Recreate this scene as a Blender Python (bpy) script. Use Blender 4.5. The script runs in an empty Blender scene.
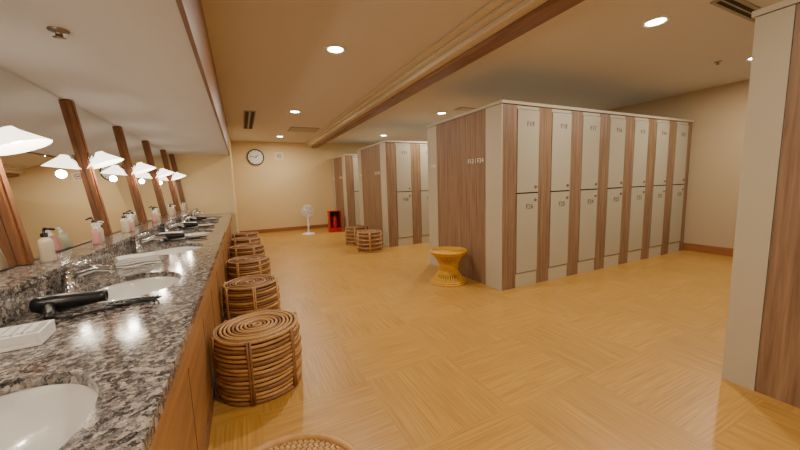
import bpy, math, random
from mathutils import Vector, Matrix
random.seed(4)
C=bpy.context.scene.collection
pi=math.pi
# ---------------------------------------------------------------- materials
def srgb(r,g,b):
    f=lambda c:(c/255/12.92) if c/255<=0.04045 else ((c/255+0.055)/1.055)**2.4
    return (f(r),f(g),f(b),1)
def new_mat(name):
    m=bpy.data.materials.new(name); m.use_nodes=True
    nt=m.node_tree; b=nt.nodes['Principled BSDF']
    return m,nt,b
def plain(name,col,rough=.6,metal=0,noise=.04,scale=6,bump=0.0,bscale=200):
    m,nt,b=new_mat(name)
    tc=nt.nodes.new('ShaderNodeTexCoord'); n=nt.nodes.new('ShaderNodeTexNoise')
    n.inputs['Scale'].default_value=scale; n.inputs['Detail'].default_value=3
    nt.links.new(tc.outputs['Object'],n.inputs['Vector'])
    mx=nt.nodes.new('ShaderNodeMix'); mx.data_type='RGBA'
    mx.inputs[6].default_value=tuple(c*(1-noise) for c in col[:3])+(1,)
    mx.inputs[7].default_value=tuple(min(1,c*(1+noise)) for c in col[:3])+(1,)
    nt.links.new(n.outputs['Fac'],mx.inputs[0]); nt.links.new(mx.outputs[2],b.inputs['Base Color'])
    b.inputs['Roughness'].default_value=rough; b.inputs['Metallic'].default_value=metal
    if bump:
        n2=nt.nodes.new('ShaderNodeTexNoise'); n2.inputs['Scale'].default_value=bscale
        nt.links.new(tc.outputs['Object'],n2.inputs['Vector'])
        bp=nt.nodes.new('ShaderNodeBump'); bp.inputs['Strength'].default_value=bump; bp.inputs['Distance'].default_value=.002
        nt.links.new(n2.outputs['Fac'],bp.inputs['Height']); nt.links.new(bp.outputs['Normal'],b.inputs['Normal'])
    return m
def wood(name,c1,c2,scl,rough=.45):
    m,nt,b=new_mat(name)
    tc=nt.nodes.new('ShaderNodeTexCoord'); mp=nt.nodes.new('ShaderNodeMapping'); mp.inputs['Scale'].default_value=scl
    n=nt.nodes.new('ShaderNodeTexNoise'); n.inputs['Scale'].default_value=1; n.inputs['Detail'].default_value=6; n.inputs['Roughness'].default_value=.65
    n.inputs['Distortion'].default_value=.4
    r=nt.nodes.new('ShaderNodeValToRGB'); r.color_ramp.elements[0].position=.3; r.color_ramp.elements[1].position=.7
    r.color_ramp.elements[0].color=c1; r.color_ramp.elements[1].color=c2
    nt.links.new(tc.outputs['Object'],mp.inputs['Vector']); nt.links.new(mp.outputs['Vector'],n.inputs['Vector'])
    nt.links.new(n.outputs['Fac'],r.inputs['Fac']); nt.links.new(r.outputs['Color'],b.inputs['Base Color'])
    b.inputs['Roughness'].default_value=rough
    return m
def emis(name,col,st):
    m,nt,b=new_mat(name)
    b.inputs['Base Color'].default_value=col
    b.inputs['Emission Color'].default_value=col; b.inputs['Emission Strength'].default_value=st
    return m
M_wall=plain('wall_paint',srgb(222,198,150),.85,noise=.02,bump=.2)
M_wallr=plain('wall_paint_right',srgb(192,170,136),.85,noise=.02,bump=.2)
M_ceil=plain('ceiling_paint',srgb(214,209,203),.9,noise=.02,scale=2)
M_soff=plain('soffit_paint',srgb(210,206,202),.8,noise=.02,scale=2)
M_cream=plain('cream_moulding',srgb(212,202,180),.6,noise=.02)
M_beamwood=wood('beam_wood',srgb(112,76,46),srgb(146,104,68),(45,2.0,45))
M_postwood=wood('post_wood',srgb(106,64,32),srgb(146,94,52),(50,50,3))
M_cabwood=wood('cabinet_wood',srgb(136,92,50),srgb(170,122,72),(40,2.5,40))
M_lwood=wood('locker_wood',srgb(110,82,58),srgb(160,128,98),(38,38,1.6),.5)
M_base=wood('baseboard_wood',srgb(140,88,48),srgb(170,112,66),(4,4,60))
M_beige=plain('locker_beige',srgb(188,178,154),.45,noise=.02)
M_door=plain('locker_door_cream',srgb(180,172,150),.4,noise=.02)
M_dark=plain('dark_gap',srgb(40,32,26),.8)
M_black=plain('black_plastic',srgb(18,18,20),.3)
M_white=plain('white_plastic',srgb(235,233,228),.4,noise=.01)
M_cer=plain('white_ceramic',srgb(222,220,214),.08,noise=.01)
M_chrome=plain('chrome',(.55,.55,.57,1),.12,1.0,noise=.01)
M_knob=plain('lock_metal',(.30,.27,.24,1),.35,.9,noise=.05)
M_num=plain('number_print',srgb(104,86,62),.6)
M_numw=plain('number_white',srgb(245,240,230),.6)
M_towel=plain('towel_cloth',srgb(228,226,220),.95,noise=.03,bump=.8,bscale=400)
M_red=plain('red_enamel',srgb(190,20,18),.35)
M_pink=plain('pink_bottle',srgb(206,150,146),.3)
M_cream_b=plain('cream_bottle',srgb(206,194,168),.3)
M_green=plain('pale_green_bottle',srgb(192,196,168),.3)
M_grille=plain('grille_beige',srgb(160,150,132),.6)
M_ratA=plain('rattan_honey',srgb(192,146,88),.45,noise=.28,scale=28)
M_ratB=plain('rattan_brown',srgb(142,100,58),.5,noise=.3,scale=28)
M_ratC=plain('rattan_yellow',srgb(216,164,50),.4,noise=.15,scale=24)
M_ratD=plain('rattan_dark_core',srgb(56,36,20),.8,noise=.2,scale=30)
M_spot=emis('downlight_glow',(1,.95,.88,1),40)
M_shade=emis('frosted_shade_glow',(1,.9,.76,1),4)

def mirror_mat():
    m,nt,b=new_mat('mirror_glass')
    tc=nt.nodes.new('ShaderNodeTexCoord'); n=nt.nodes.new('ShaderNodeTexNoise'); n.inputs['Scale'].default_value=2
    r=nt.nodes.new('ShaderNodeMapRange'); r.inputs[3].default_value=.0; r.inputs[4].default_value=.02
    nt.links.new(tc.outputs['Object'],n.inputs['Vector']); nt.links.new(n.outputs['Fac'],r.inputs[0]); nt.links.new(r.outputs[0],b.inputs['Roughness'])
    b.inputs['Base Color'].default_value=(.84,.84,.82,1); b.inputs['Metallic'].default_value=1
    return m
M_mirror=mirror_mat()
def granite():
    m,nt,b=new_mat('speckled_granite')
    tc=nt.nodes.new('ShaderNodeTexCoord')
    def vor(s,off):
        mp=nt.nodes.new('ShaderNodeMapping'); mp.inputs['Location'].default_value=(off,off,off)
        nt.links.new(tc.outputs['Object'],mp.inputs['Vector'])
        nz=nt.nodes.new('ShaderNodeTexNoise'); nz.inputs['Scale'].default_value=s*.8
        nt.links.new(mp.outputs['Vector'],nz.inputs['Vector'])
        mx=nt.nodes.new('ShaderNodeVectorMath'); mx.operation='MULTIPLY_ADD'; mx.inputs[1].default_value=(.022,.022,.022)
        nt.links.new(nz.outputs['Color'],mx.inputs[0]); nt.links.new(mp.outputs['Vector'],mx.inputs[2])
        v=nt.nodes.new('ShaderNodeTexVoronoi'); v.inputs['Scale'].default_value=s
        nt.links.new(mx.outputs[0],v.inputs['Vector'])
        sep=nt.nodes.new('ShaderNodeSeparateColor'); nt.links.new(v.outputs['Color'],sep.inputs[0])
        return sep.outputs[0]
    def ramp(inp,stops):
        r=nt.nodes.new('ShaderNodeValToRGB'); r.color_ramp.interpolation='CONSTANT'
        e=r.color_ramp.elements; e[0].position=0; e[0].color=stops[0][1]; e[1].position=stops[1][0]; e[1].color=stops[1][1]
        for p,c in stops[2:]:
            k=e.new(p); k.color=c
        nt.links.new(inp,r.inputs['Fac']); return r.outputs['Color']
    A=ramp(vor(72,0),[(0,srgb(24,24,28)),(.32,srgb(86,80,80)),(.48,srgb(138,128,118)),(.66,srgb(180,170,158)),(.84,srgb(108,103,100))])
    B=ramp(vor(180,5),[(0,srgb(18,18,22)),(.28,srgb(126,112,100)),(.55,srgb(192,185,176)),(.8,srgb(86,84,84))])
    mx=nt.nodes.new('ShaderNodeMix'); mx.data_type='RGBA'; mx.inputs[0].default_value=.35
    nt.links.new(A,mx.inputs[6]); nt.links.new(B,mx.inputs[7]); nt.links.new(mx.outputs[2],b.inputs['Base Color'])
    b.inputs['Roughness'].default_value=.1
    return m
M_gran=granite()
TS=.60
def floor_mat():
    m,nt,b=new_mat('parquet_vinyl')
    L=nt.links.new
    tc=nt.nodes.new('ShaderNodeTexCoord')
    ck=nt.nodes.new('ShaderNodeTexChecker'); ck.inputs['Scale'].default_value=1/TS
    L(tc.outputs['Object'],ck.inputs['Vector'])
    def streak(s):
        mp=nt.nodes.new('ShaderNodeMapping'); mp.inputs['Scale'].default_value=s
        n=nt.nodes.new('ShaderNodeTexNoise'); n.inputs['Scale'].default_value=1; n.inputs['Detail'].default_value=4; n.inputs['Roughness'].default_value=.65
        L(tc.outputs['Object'],mp.inputs['Vector']); L(mp.outputs['Vector'],n.inputs['Vector'])
        return n.outputs['Fac']
    def strip(s):
        mp=nt.nodes.new('ShaderNodeMapping'); mp.inputs['Scale'].default_value=s
        fl=nt.nodes.new('ShaderNodeVectorMath'); fl.operation='FLOOR'
        wn=nt.nodes.new('ShaderNodeTexWhiteNoise'); wn.noise_dimensions='2D'
        L(tc.outputs['Object'],mp.inputs['Vector']); L(mp.outputs['Vector'],fl.inputs[0]); L(fl.outputs[0],wn.inputs['Vector'])
        return wn.outputs['Value']
    def mixf(a,bb):
        mx=nt.nodes.new('ShaderNodeMix'); mx.data_type='FLOAT'
        L(ck.outputs['Fac'],mx.inputs[0]); L(a,mx.inputs[2]); L(bb,mx.inputs[3]); return mx.outputs[0]
    st=mixf(streak((2.6,100,1)),streak((100,2.6,1)))
    sp=mixf(strip((1/TS,4/TS,1)),strip((4/TS,1/TS,1)))
    r=nt.nodes.new('ShaderNodeValToRGB'); e=r.color_ramp.elements
    e[0].position=.32; e[0].color=srgb(168,120,50); e[1].position=.62; e[1].color=srgb(200,154,78)
    L(st,r.inputs['Fac'])
    mr=nt.nodes.new('ShaderNodeMapRange'); mr.inputs[3].default_value=.95; mr.inputs[4].default_value=1.03
    L(sp,mr.inputs[0])
    tn=nt.nodes.new('ShaderNodeMapRange'); tn.inputs[3].default_value=1.0; tn.inputs[4].default_value=.965
    L(ck.outputs['Fac'],tn.inputs[0])
    ml=nt.nodes.new('ShaderNodeMath'); ml.operation='MULTIPLY'; L(mr.outputs[0],ml.inputs[0]); L(tn.outputs[0],ml.inputs[1])
    hs=nt.nodes.new('ShaderNodeHueSaturation'); L(ml.outputs[0],hs.inputs['Value']); L(r.outputs['Color'],hs.inputs['Color'])
    L(hs.outputs['Color'],b.inputs['Base Color'])
    b.inputs['Roughness'].default_value=.38
    return m
M_floor=floor_mat()

# ---------------------------------------------------------------- mesh builder
class MB:
    def __init__(s): s.v=[];s.f=[];s.m=[];s.sm=[];s.mats=[]
    def mi(s,mat):
        if mat not in s.mats: s.mats.append(mat)
        return s.mats.index(mat)
    def add(s,vs,fs,mat,smooth=False,M=None):
        o=len(s.v); i=s.mi(mat)
        for p in vs:
            p=Vector(p)
            if M is not None: p=M@p
            s.v.append(p)
        for f in fs: s.f.append([o+k for k in f]); s.m.append(i); s.sm.append(smooth)
    def box(s,x0,x1,y0,y1,z0,z1,mat,M=None):
        vs=[(x,y,z) for x in(x0,x1) for y in(y0,y1) for z in(z0,z1)]
        s.add(vs,[(0,1,3,2),(4,6,7,5),(0,4,5,1),(2,3,7,6),(0,2,6,4),(1,5,7,3)],mat,False,M)
    def lathe(s,prof,mat,n=32,M=None,sx=1,sy=1,smooth=True):
        vs=[];fs=[]
        for r,z in prof:
            for k in range(n):
                a=2*pi*k/n; vs.append((r*math.cos(a)*sx,r*math.sin(a)*sy,z))
        for j in range(len(prof)-1):
            for k in range(n):
                fs.append((j*n+k,j*n+(k+1)%n,(j+1)*n+(k+1)%n,(j+1)*n+k))
        s.add(vs,fs,mat,smooth,M)
    def tube(s,pts,r,mat,n=6,closed=False,M=None,smooth=True):
        pts=[Vector(p) for p in pts]; N=len(pts); vs=[];fs=[]
        rr=r if isinstance(r,(list,tuple)) else [r]*N
        up=None
        for i,p in enumerate(pts):
            if closed: t=pts[(i+1)%N]-pts[i-1]
            else: t=pts[min(i+1,N-1)]-pts[max(i-1,0)]
            t.normalize()
            if up is None:
                up=Vector((0,0,1)) if abs(t.z)<.9 else Vector((1,0,0))
            a=t.cross(up)
            if a.length<1e-4: a=t.cross(Vector((.3,1,.2)))
            a.normalize(); b=a.cross(t).normalized(); up=b
            for k in range(n):
                q=2*pi*k/n; vs.append(p+a*math.cos(q)*rr[i]+b*math.sin(q)*rr[i])
        for i in range(N if closed else N-1):
            j=(i+1)%N
            for k in range(n): fs.append((i*n+k,i*n+(k+1)%n,j*n+(k+1)%n,j*n+k))
        if not closed:
            fs.append(tuple(range(n))[::-1]); fs.append(tuple((N-1)*n+k for k in range(n)))
        s.add(vs,fs,mat,smooth,M)
    def ring(s,R,z,r,mat,N=40,n=6,M=None,wob=0):
        pts=[((R+wob*math.sin(5*a+z*90))*math.cos(a),(R+wob*math.sin(5*a+z*90))*math.sin(a),z+wob*.6*math.sin(3*a+z*50)) for a in [2*pi*k/N for k in range(N)]]
        s.tube(pts,r,mat,n,True,M)
    def text(s,txt,size,M,mat):
        cu=bpy.data.curves.new('t','FONT'); cu.body=txt; cu.size=size; cu.align_x='CENTER'; cu.extrude=.0008; cu.resolution_u=2
        ob=bpy.data.objects.new('t',cu); me=bpy.data.meshes.new_from_object(ob)
        s.add([v.co.copy() for v in me.vertices],[tuple(p.vertices) for p in me.polygons],mat,False,M)
        bpy.data.objects.remove(ob); bpy.data.curves.remove(cu); bpy.data.meshes.remove(me)
    def obj(s,name,loc=(0,0,0),rot=0,bevel=0):
        me=bpy.data.meshes.new(name); me.from_pydata([tuple(v) for v in s.v],[],s.f)
        for m in s.mats: me.materials.append(m)
        for p,i,sm in zip(me.polygons,s.m,s.sm): p.material_index=i; p.use_smooth=sm
        me.update()
        ob=bpy.data.objects.new(name,me); C.objects.link(ob); ob.location=loc; ob.rotation_euler=(0,0,rot)
        if bevel:
            b=ob.modifiers.new('bevel','BEVEL'); b.width=bevel; b.segments=2; b.limit_method='ANGLE'; b.angle_limit=math.radians(50)
        return ob
def link(name,src,loc,rot=0):
    ob=bpy.data.objects.new(name,src.data); C.objects.link(ob); ob.location=loc; ob.rotation_euler=(0,0,rot)
    return ob
def T(x,y,z): return Matrix.Translation((x,y,z))
def R(a,ax): return Matrix.Rotation(a,4,ax)

# ---------------------------------------------------------------- room
XR=6.36; YB=9.7; YF=-2.6; ZC=2.47; SZ=1.90; YP=7.4; XL=-1.22; XB=-.135
def rb(name,*a,mat,bevel=0):
    m=MB(); m.box(*a,mat); return m.obj(name,bevel=bevel)
rb('floor',XL-.1,XR+.1,YF-.1,YB+.1,-.1,0,mat=M_floor)
rb('ceiling',XB,XR+.1,YF-.1,YB+.1,ZC,ZC+.1,mat=M_ceil)
rb('ceiling_soffit',XL-.1,XB-.02,YF-.1,YP,SZ,SZ+.1,mat=M_soff)
rb('wall_left',XL-.1,XL,YF,YP,0,SZ,mat=M_wall)
rb('wall_partition',XL-.1,XB,YP,YB,0,ZC,mat=M_wall)
rb('wall_back',XB,XR,YB,YB+.1,0,ZC,mat=M_wall)
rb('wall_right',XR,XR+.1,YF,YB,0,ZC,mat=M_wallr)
rb('wall_front',XL,XR,YF-.1,YF,0,ZC,mat=M_wall)
rb('trim_soffit_beam',XB-.02,XB,YF,YP,SZ-.012,ZC,mat=M_beamwood)
rb('baseboard_back',XB,XR,YB-.015,YB,0,.10,mat=M_base)
rb('baseboard_right',XR-.015,XR,YF,YB-.02,0,.12,mat=M_base)
rb('baseboard_partition',XB,XB+.012,YP,YB-.02,0,.10,mat=M_base)
m=MB()
m.box(1.70,2.11,YF,YB,2.45,ZC,M_cream); m.box(1.78,2.10,YF,YB,2.42,2.45,M_cream); m.box(1.84,2.10,YF,YB,2.375,2.42,M_cream)
m.box(1.93,2.085,YF,YB,2.335,2.385,M_beamwood); m.box(2.08,2.11,YF,YB,2.345,ZC,M_beamwood)
m.obj('trim_ceiling_beam',bevel=.006)

# ---------------------------------------------------------------- lockers
def locker(name,y0,y1,start,ym=.25,label=True,x0=2.5):
    H=2.03; x1=6.32; m=MB()
    m.box(x0,x1,y0+.02,y1-.02,0,H-.03,M_beige)            # carcass
    m.box(x0-.02,x1,y0-.015,y1+.015,H-.03,H,M_beige)      # top cap
    m.box(x0-.012,x0,y0+ym,y1-ym,.0,H-.035,M_lwood)
    m.box(x0-.016,x0,y0,y0+ym-.004,.0,H-.035,M_beige); m.box(x0-.016,x0,y1-ym+.004,y1,.0,H-.035,M_beige)
    Mx=Matrix(((0,0,-1,0),(-1,0,0,0),(0,1,0,0),(0,0,0,1)))
    if label:
        for yy,s in((y0+ym+.17,'F%d / F%d'%(start,start+11)),(y1-.16,'F%d'%(start+1))):
            m.text(s,.075,T(x0-.0175,yy,1.42)@Mx,M_numw)
    for side in (0,1):
        yf=y0 if side==0 else y1
        sg=1 if side==0 else -1
        def fb(xa,xb,d0,d1,za,zb,mat):
            ya,yb=yf+sg*d0,yf+sg*d1
            m.box(xa,xb,min(ya,yb),max(ya,yb),za,zb,mat)
        p=.53
        for i in range(8):
            xa=x0+i*p
            xb=min(xa+.2,x1)
            fb(xa,xb,.0,.03,0,H-.035,M_lwood)
            if i==7: break
            xa+=.2; xb=xa+.33
            fb(xa,xb,.018,.03,.0,H-.035,M_dark)
            fb(xa,xb,.004,.02,.0,.155,M_beige)
            fb(xa,xb,.004,.02,H-.07,H-.035,M_beige)
            for za,zb,low in((.165,1.055,1),(1.07,H-.077,0)):
                fb(xa+.006,xb-.006,-.006,.018,za,zb,M_door)
                zk=zb-.07 if low else za+.06
                if sg==1:
                    Mk=T(xb-.045,yf-.006,zk)@R(pi/2,'X')
                    m.lathe([(.0,.012),(.013,.012),(.016,.004),(.018,0)],M_knob,14,Mk)
                    m.text('F%d'%(start+6-i if low==0 else start+13-i),.078,T((xa+xb)/2+.03,yf-.0075,zb-.17)@R(pi/2,'X'),M_num)
    return m.obj(name,bevel=.0)
locker('locker_block',2.65,4.15,13)
locker('locker_block',5.7,7.3,25)
locker('locker_block',8.35,9.68,37)
locker('locker_block',-.73,.80,1,ym=.14,label=False,x0=2.48)

# ---------------------------------------------------------------- vanity counter
CX0=-.80; CX1=-.21; CZ=.75; SX=-.52; RX=.20; RY=.265
sinks=[-.25,.84,2.0,3.12,4.2,5.3,6.4]
cells=[-.80]+[(a+b)/2 for a,b in zip(sinks,sinks[1:])]+[6.95]
m=MB()
for i,cy in enumerate(sinks):
    y0,y1=cells[i]-cy,cells[i+1]-cy
    angs=sorted([2*pi*k/72 for k in range(72)]+[math.atan2(b,a)%(2*pi) for a in(CX0-SX,CX1-SX) for b in(y0,y1)])
    vs=[];n=len(angs)
    for a in angs:
        c,s=math.cos(a),math.sin(a)
        t=1e9
        if c>1e-9:t=min(t,(CX1-SX)/c)
        if c<-1e-9:t=min(t,(CX0-SX)/c)
        if s>1e-9:t=min(t,y1/s)
        if s<-1e-9:t=min(t,y0/s)
        re=1/math.sqrt((c/RX)**2+(s/RY)**2)
        vs+= [(SX+c*t,cy+s*t,CZ),(SX+c*re,cy+s*re,CZ),(SX+c*re,cy+s*re,CZ-.03)]
    fs=[]
    for k in range(n):
        j=(k+1)%n
        fs+=[(3*k,3*j,3*j+1,3*k+1),(3*k+1,3*j+1,3*j+2,3*k+2)]
    m.add(vs,fs,M_gran)
ye=6.95
m.box(CX0,CX1,ye,YP-.005,CZ-.03,CZ,M_gran)
m.box(CX1,CX1+.012,-.80,YP-.005,CZ-.035,CZ,M_gran)
m.box(-1.0,CX0,-.80,YP-.005,CZ-.02,CZ+.10,M_gran)
m.box(-1.0,CX0+.015,-.80,YP-.005,CZ+.10,CZ+.125,M_gran)
m.box(-.25,CX1+.005,-.80,YP-.005,CZ-.125,CZ-.036,M_cabwood)
m.box(-.27,-.245,-.80,YP-.005,.0,CZ-.12,M_cabwood)
m.box(-.27,-.238,-.80,YP-.005,.0,.07,M_beamwood)
for k in range(15):
    y=-.75+.55*k
    m.box(-.25,-.243,y-.003,y+.003,.08,CZ-.13,M_beamwood)
m.box(-1.0,-.27,-.80,-.77,0,CZ-.04,M_cabwood)
m.obj('vanity_counter')
def basin():
    m=MB()
    prof=[(1.03,-.03),(1.0,-.032),(.97,-.05),(.90,-.085),(.76,-.12),(.5,-.145),(.2,-.155),(.09,-.157)]
    m.lathe([(r,z) for r,z in prof],M_cer,48,None,RX,RY)
    m.lathe([(.028,-.152),(.022,-.154),(.0,-.154)],M_chrome,16)
    return m.obj('wash_basin',(SX,sinks[0],CZ))
b0=basin()
for y in sinks[1:]: link('wash_basin',b0,(SX,y,CZ))
m=MB()
m.lathe([(.036,0),(.036,.008),(.030,.012),(.027,.07),(.025,.085),(0,.088)],M_chrome,20)
m.tube([(0,0,.05),(.04,0,.085),(.10,0,.10),(.155,0,.09),(.165,0,.07)],[.019,.018,.016,.015,.013],M_chrome,10)
m.tube([(0,0,.085),(-.01,0,.10),(.03,0,.125),(.085,0,.135)],[.015,.015,.012,.010],M_chrome,8)
f0=m.obj('basin_faucet',(-.76,sinks[0]+.02,CZ+.0005))
for y in sinks[1:]: link('basin_faucet',f0,(-.76,y+.02,CZ+.0005))

# ---------------------------------------------------------------- mirrors and posts
zb,zt=CZ+.13,SZ-.005
xb_,xt_=-.985,-1.10
posts=[1.1*k for k in range(7)]+[7.34]
def mx(z): return xb_+(xt_-xb_)*(z-zb)/(zt-zb)
m=MB()
def slab(y0,y1,off0,off1,mat,z0=zb,z1=zt):
    vs=[]
    for y in(y0,y1):
        for z,o in((z0,off0),(z0,off1),(z1,off1),(z1,off0)): vs.append((mx(z)+o,y,z))
    m.add(vs,[(0,1,2,3),(7,6,5,4),(0,4,5,1),(1,5,6,2),(2,6,7,3),(3,7,4,0)],mat)
slab(-.80,YP-.01,-.012,0,M_mirror)
m.obj('mirror_wall_panel')
for py in posts:
    m=MB(); w=.038
    slab(py-w,py+w,.001,.03,M_postwood)
    slab(py-w*.45,py+w*.45,.03,.038,M_postwood)
    m.obj('mirror_post')
def lamp():
    m=MB()
    m.lathe([(.035,0),(.035,.012),(.012,.02)],M_chrome,16,R(pi/2,'Y'))
    m.tube([(.01,0,0),(.04,0,.012),(.055,0,.03)],.008,M_chrome,8)
    Mt=T(.06,0,.035)@R(math.radians(-20),'Y')
    m.lathe([(.0,.012),(.022,.01),(.036,-.01),(.118,-.085),(.115,-.085),(.03,-.012)],M_shade,36,Mt)
    m.lathe([(0,-.025),(.016,-.03),(.024,-.045),(.017,-.06),(0,-.066)],M_spot,16,Mt)
    return m
l0=None
for py in posts[:-1]:
    z=1.48; loc=(mx(z)+.04,py,z)
    if l0 is None: l0=lamp().obj('wall_sconce_lamp',loc)
    else: link('wall_sconce_lamp',l0,loc)
    L=bpy.data.lights.new('sconce_bulb','POINT'); L.energy=3.6; L.color=(1,.86,.68); L.shadow_soft_size=.03
    o=bpy.data.objects.new('sconce_bulb_light',L); C.objects.link(o); o.location=(loc[0]+.12,py,z-.085)

# ---------------------------------------------------------------- counter items
def dryer():
    m=MB()
    Mb=R(pi/2,'Y')
    m.lathe([(0,-.085),(.025,-.083),(.034,-.06),(.034,0),(.029,.06),(.023,.11),(.023,.135),(.018,.135),(.018,.10)],M_black,20,T(0,0,.035)@Mb)
    m.tube([(-.03,0,.035),(-.02,-.06,.026),(0,-.11,.022),(.01,-.15,.02)],[.02,.018,.016,.013],M_black,10)
    pts=[]
    for k in range(90):
        a=k*.28; r=.04+.01*math.sin(k*.3)
        pts.append((.20+1.5*r*math.cos(a)+.0006*k,-.07+r*math.sin(a),.006+.012*(k%23)/23))
    m.tube([(.01,-.15,.02),(.06,-.145,.008),(.12,-.11,.006)]+pts,.0045,M_black,5)
    return m
d0=dryer().obj('hair_dryer',(-.67,1.70,CZ+.001),math.radians(3))
for k,y in enumerate((3.70,4.80,5.88)): link('hair_dryer',d0,(-.66,y,CZ+.001),math.radians(4-3*k))
def towel():
    m=MB()
    for i in range(4):
        n=10
        vs=[];fs=[]
        s=.085-.003*i
        for a in range(n+1):
            for b in range(n+1):
                x=-s*1.3+2.6*s*a/n; y=-s+2*s*b/n
                vs.append((x,y,.013*i+.012+.002*math.sin(x*40+i)+.002*math.cos(y*35+i*2)))
        k=len(vs)
        vs+=[(v[0],v[1],v[2]-.011) for v in vs]
        for a in range(n):
            for b in range(n):
                q=a*(n+1)+b
                fs.append((q,q+n+1,q+n+2,q+1)); fs.append((k+q,k+q+1,k+q+n+2,k+q+n+1))
        ed=[a*(n+1) for a in range(n+1)]+[n*(n+1)+b for b in range(1,n+1)]+[a*(n+1)+n for a in range(n-1,-1,-1)]+[b for b in range(n-1,0,-1)]
        for a,b in zip(ed,ed[1:]+ed[:1]): fs.append((a,b,k+b,k+a))
        m.add(vs,fs,M_towel,True)
    return m
t0=towel().obj('folded_towel',(-.64,2.60,CZ+.003),.35)
for k,y in enumerate((3.88,4.97,6.05)): link('folded_towel',t0,(-.66,y,CZ+.003),.15-.1*k)
m=MB()
m.box(-.09,.09,-.06,.06,0,.012,M_white); 
for a in((-.09,-.082,-.06,.06),(.082,.09,-.06,.06),(-.082,.082,-.06,-.052),(-.082,.082,.052,.06)): m.box(*a,.012,.042,M_white)
for k in range(6): m.box(-.07+.024*k,-.052+.024*k,-.045,.045,.013,.046,M_towel)
m.obj('amenity_tray',(-.68,1.38,CZ+.001),.1,bevel=.002)
def bottle(mat,capm,h=.15,r=.028):
    m=MB()
    m.lathe([(0,0),(r,.0),(r*1.03,.008),(r,h*.7),(r*.85,h*.82),(r*.4,h*.9),(r*.38,h)],mat,20)
    m.lathe([(r*.5,h*.92),(r*.5,h*1.05),(r*.2,h*1.07),(r*.18,h*1.2),(0,h*1.2)],capm,14)
    m.tube([(0,0,h*1.2),(r*.6,0,h*1.22),(r*1.5,0,h*1.17)],[r*.3,r*.25,r*.18],capm,8)
    return m
bs=[bottle(M_cream_b,M_black,.135,.028),bottle(M_pink,M_white,.11,.024),bottle(M_green,M_white,.115,.023)]
bo=[None]*3
for y,i in((2.22,0),(2.80,1),(2.90,2),(3.45,0),(3.53,1),(3.62,2),(4.4,1),(4.5,0),(4.6,2),(5.45,0),(5.55,1),(6.5,2),(6.6,1)):
    loc=(-.90+.015*(i%2),y,CZ+.126); rr=.4*i
    if bo[i] is None: bo[i]=bs[i].obj('pump_bottle',loc,rr)
    else: link('pump_bottle',bo[i],loc,rr)

# ---------------------------------------------------------------- stools
def drum(mat,mat2,Rr=.245,H=.37,seed=0):
    m=MB()
    m.lathe([(0,.004),(Rr-.025,.004),(Rr-.02,H*.5),(Rr-.025,H-.02),(0,H-.02)],M_ratD,36)
    n=15
    for i in range(n):
        z=.012+(H-.026)*i/(n-1)
        rr=Rr-.012+.008*math.sin(pi*i/(n-1))
        m.ring(rr,z,.0100 if i%3 else .0125,mat if i%3 else mat2,44,7,wob=.003)
    for k in range(18):
        a=2*pi*k/18
        if k%3==0:
            for d in(-.03,.03):
                m.tube([((Rr+.002)*math.cos(a+d),(Rr+.002)*math.sin(a+d),z) for z in(.008,H*.3,H*.6,H-.005)],.0075,mat2,6)
    r=Rr-.02; j=0
    while r>.02:
        m.ring(r,H-.010+(.003 if j%2 else 0),.0085,mat if j%4 else mat2,40,6,wob=.0012); r-=.0225; j+=1
    for k in range(8):
        a=2*pi*k/8
        m.tube([((Rr-.02)*math.cos(a),(Rr-.02)*math.sin(a),H-.013),(.03*math.cos(a),.03*math.sin(a),H-.013)],.006,M_ratD,5)
    return m
s1=drum(M_ratA,M_ratB,.245,.38,1).obj('rattan_drum_stool',(.02,2.12,0),.3)
s2=drum(M_ratB,M_ratA,.235,.37,2).obj('rattan_drum_stool',(.01,3.22,0),.6)
for k,y in enumerate((4.32,5.35,6.2,6.95)): link('rattan_drum_stool',s2,(.01,y,0),.9*k)
link('rattan_drum_stool',s2,(2.07,5.62,0),.2); link('rattan_drum_stool',s2,(2.1,6.45,0),1.1)
m=MB(); Rr=.24;H=.37
m.lathe([(0,.004),(Rr-.02,.004),(Rr-.02,H-.02),(0,H-.02)],M_ratD,36)
for i in range(13): m.ring(Rr-.008,.013+(H-.03)*i/12,.0125,M_ratA,44,7,wob=.002)
m.ring(Rr-.012,H-.006,.014,M_ratA,44,8)
w=.013
N=int(Rr/w)
for i in range(-N,N+1):
    c=i*w; L=math.sqrt(max(0,(Rr-.018)**2-c*c))
    if L<.02: continue
    k=max(4,int(2*L/(w*.5)))
    for ax in(0,1):
        vs=[];fs=[]
        for q in range(k+1):
            t=-L+2*L*q/k
            ph=pi*t/w+ (pi if i%2 else 0)+(pi if ax else 0)
            z=H-.008+.0035*math.sin(ph+pi/2)+.002
            for d in(-w*.42,w*.42):
                vs.append((t,c+d,z) if ax==0 else (c+d,t,z))
        for q in range(k): fs.append((2*q,2*q+1,2*q+3,2*q+2))
        m.add(vs,fs,M_ratA,True)
m.obj('woven_seat_stool',(.035,.845,0),.4)
m=MB(); H=.40
def hr(t): return .105+.10*abs(2*t-1)**1.7
n=34
for k in range(n):
    for s in(1,-1):
        pts=[]
        for q in range(11):
            t=q/10; a=2*pi*k/n+s*.35*(t-.5)
            pts.append((hr(t)*math.cos(a),hr(t)*math.sin(a),.012+(H-.04)*t))
        m.tube(pts,.0065,M_ratC,5)
for z,r in((.010,.208),(.03,.198),(H/2-.02,.112),(H/2,.114),(H/2+.02,.112),(H-.035,.205),(H-.012,.218)): m.ring(r,z,.011,M_ratC,40,7)
r=.20
m.lathe([(0,H-.02),(.21,H-.02),(.21,H-.012),(0,H-.012)],M_ratC,32)
while r>.01: m.ring(r,H-.008,.0085,M_ratC,36,6); r-=.018
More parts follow.
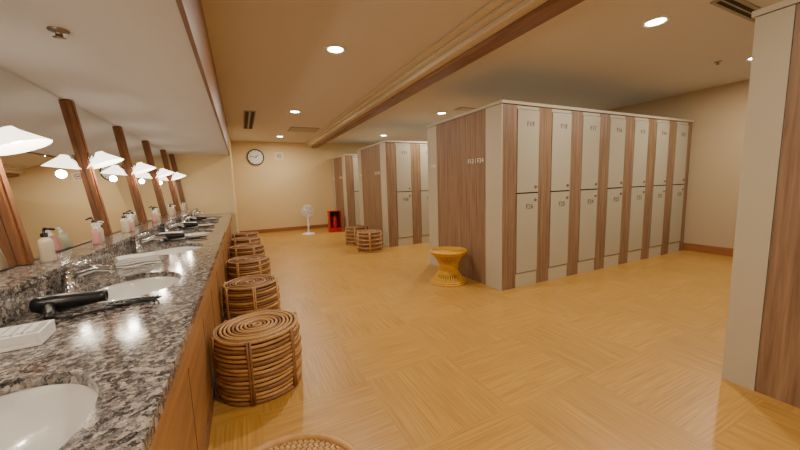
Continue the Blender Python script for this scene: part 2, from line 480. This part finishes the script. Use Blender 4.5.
m.obj('hourglass_rattan_stool',(2.2,3.24,0))

# ---------------------------------------------------------------- floor fan
m=MB()
m.lathe([(0,0),(.17,0),(.17,.015),(.15,.03),(.05,.045),(.02,.06)],M_white,32)
m.lathe([(.02,.05),(.018,.50),(.013,.50)],M_white,14)
m.lathe([(.03,.20),(.03,.25),(.02,.26)],M_white,14)
F=T(0,0,.60)@R(math.radians(18),'Z')@R(pi/2,'X')
m.lathe([(0,-.11),(.045,-.10),(.055,-.06),(.055,-.02),(.03,.0)],M_white,20,F)
m.tube([(0,0,.48),(0,.03,.53),(0,.05,.58)],.016,M_white,8)
for r,z in((.16,.02),(.165,.0),(.12,.055),(.12,-.02),(.06,.068),(.15,.036)): m.ring(r,z,.004,M_white,36,5,F)
for k in range(28):
    a=2*pi*k/28; c,s=math.cos(a),math.sin(a)
    m.tube([(.03*c,.03*s,.07),(.09*c,.09*s,.063),(.14*c,.14*s,.045),(.165*c,.165*s,.01),(.14*c,.14*s,-.012),(.05*c,.05*s,-.03)],.0018,M_white,4,False,F)
m.lathe([(0,.075),(.03,.073),(.035,.066),(0,.062)],M_white,16,F)
for k in range(5):
    a0=2*pi*k/5; vs=[];fs=[]
    for i in range(6):
        r=.02+.125*i/5
        for j in range(5):
            a=a0+(-.35+.7*j/4)*(.6+.5*i/5); vs.append((r*math.cos(a),r*math.sin(a),.02+.02*(j/4-.5)))
    for i in range(5):
        for j in range(4): fs.append((i*5+j,i*5+j+1,i*5+j+6,i*5+j+5))
    m.add(vs,fs,M_white,True,F)
m.obj('standing_fan',(1.5,8.6,0),.0)

# ---------------------------------------------------------------- fire extinguisher box
m=MB()
m.box(-.16,.16,-.1,.1,0,.03,M_red); m.box(-.16,-.14,-.1,.1,.03,.55,M_red); m.box(.14,.16,-.1,.1,.03,.55,M_red)
m.box(-.14,.14,.08,.1,.03,.55,M_red); m.box(-.16,.16,-.1,.1,.55,.57,M_red); m.box(-.14,.14,-.1,-.085,.03,.12,M_red)
m.box(-.135,.135,.06,.08,.03,.55,M_black)
m.lathe([(0,.032),(.06,.032),(.063,.05),(.063,.34),(.05,.39),(.025,.41),(.02,.44)],M_red,24)
m.lathe([(.022,.43),(.028,.44),(.028,.46),(0,.465)],M_black,14)
m.tube([(0,0,.455),(.04,0,.48),(.10,0,.49)],.008,M_black,6); m.tube([(0,0,.45),(-.07,0,.43),(-.1,-.03,.30),(-.09,-.05,.15)],.009,M_black,6)
m.obj('fire_extinguisher_cabinet',(2.2,8.6,0),bevel=.003)

# ---------------------------------------------------------------- clock and signs
m=MB(); F=R(pi/2,'X')
m.lathe([(0,0),(.205,0),(.212,.015),(.212,.04),(.202,.05),(.19,.05),(.187,.03)],M_black,48,F)
m.lathe([(.188,.03),(0,.03)],M_white,48,F)
for k in range(12):
    a=2*pi*k/12; m.box(-.006,.006,.145,.177,.031,.034,M_black,F@R(a,'Z'))
m.box(-.008,.008,-.02,.10,.035,.038,M_black,F@R(math.radians(-50),'Z')); m.box(-.005,.005,-.03,.145,.039,.042,M_black,F@R(math.radians(80),'Z'))
m.lathe([(.012,.03),(.012,.045),(0,.045)],M_black,12,F)
m.obj('wall_clock',(.43,YB-.002,2.06))
m=MB(); m.box(-.1,.1,-.012,0,-.09,.09,M_white); m.box(-.085,.085,-.014,-.012,-.075,.075,M_cream)
m.lathe([(.06,.0),(.06,.002),(.048,.002),(.048,0)],M_red,24,T(0,-.014,0)@F); m.box(-.04,.03,-.017,-.014,-.008,.008,M_black)
m.obj('no_smoking_sign',(1.03,YB-.002,2.10))

# ---------------------------------------------------------------- ceiling fittings
def down():
    m=MB()
    m.lathe([(.095,0),(.095,-.006),(.08,-.010),(.07,-.004),(.065,.0)],M_white,32)
    m.lathe([(.068,-.004),(0,-.004)],M_spot,24)
    return m
dl=None
grid=[(.9,3.12),(.92,5.8),(.97,8.6),(.88,.45),(.88,-1.6),(3.2,1.64),(5.25,1.66),(3.3,-1.6),(5.2,-1.6),(3.4,5.15),(5.2,5.0),(3.4,7.85),(5.2,7.85)]
for x,y in grid:
    if dl is None: dl=down().obj('ceiling_downlight',(x,y,ZC-.001))
    else: link('ceiling_downlight',dl,(x,y,ZC-.001))
    L=bpy.data.lights.new('downlight_lamp','AREA'); L.shape='DISK'; L.size=.11; L.energy=26; L.color=(1,.91,.77)
    o=bpy.data.objects.new('downlight_lamp_light',L); C.objects.link(o); o.location=(x,y,ZC-.02)
m=MB(); m.box(-.09,.09,-.85,.85,-.012,0,M_grille)
for k in(-1,1): m.box(k*.045-.028,k*.045+.028,-.82,.82,-.014,-.011,M_dark)
m.obj('ceiling_air_slot',(.24,6.8,ZC))
def grille(name,x,y,w,d):
    m=MB(); m.box(-w,w,-d,d,-.01,0,M_grille); n=10
    for k in range(n):
        yy=-d*.85+1.7*d*k/(n-1); m.box(-w*.88,w*.88,yy-.006,yy+.006,-.016,-.009,M_cream)
    m.obj(name,(x,y,ZC))
grille('ceiling_vent',1.34,7.5,.30,.28); grille('ceiling_vent',3.75,4.75,.3,.1)
m=MB(); m.box(-.5,.5,-.06,.06,-.012,0,M_grille); m.box(-.48,.48,-.035,-.008,-.014,-.011,M_dark); m.box(-.48,.48,.008,.035,-.014,-.011,M_dark)
m.obj('ceiling_air_slot',(3.75,1.25,ZC))
def spr(x,y,z):
    m=MB(); m.lathe([(.035,0),(.035,-.006),(.012,-.01),(.012,-.03),(.022,-.032),(0,-.034)],M_knob,18)
    m.obj('ceiling_sprinkler',(x,y,z))
spr(-.64,1.95,SZ); spr(5.0,1.9,ZC)

# ---------------------------------------------------------------- world, camera
w=bpy.data.worlds.new('world'); bpy.context.scene.world=w; w.use_nodes=True
w.node_tree.nodes['Background'].inputs[0].default_value=(1,.9,.78,1); w.node_tree.nodes['Background'].inputs[1].default_value=.3
cam=bpy.data.cameras.new('camera'); cam.sensor_width=36; cam.lens=325/800*36; cam.clip_start=.02
co=bpy.data.objects.new('camera',cam); C.objects.link(co)
fw=Vector((.4311,.8942,-.123)).normalized(); rt=Vector((.8984,-.437,-.0331)); rt=(rt-fw*rt.dot(fw)).normalized(); up=rt.cross(fw)
Mt=Matrix((rt,up,-fw)).transposed().to_4x4(); Mt.translation=(0,0,1.2); co.matrix_world=Mt
bpy.context.scene.camera=co
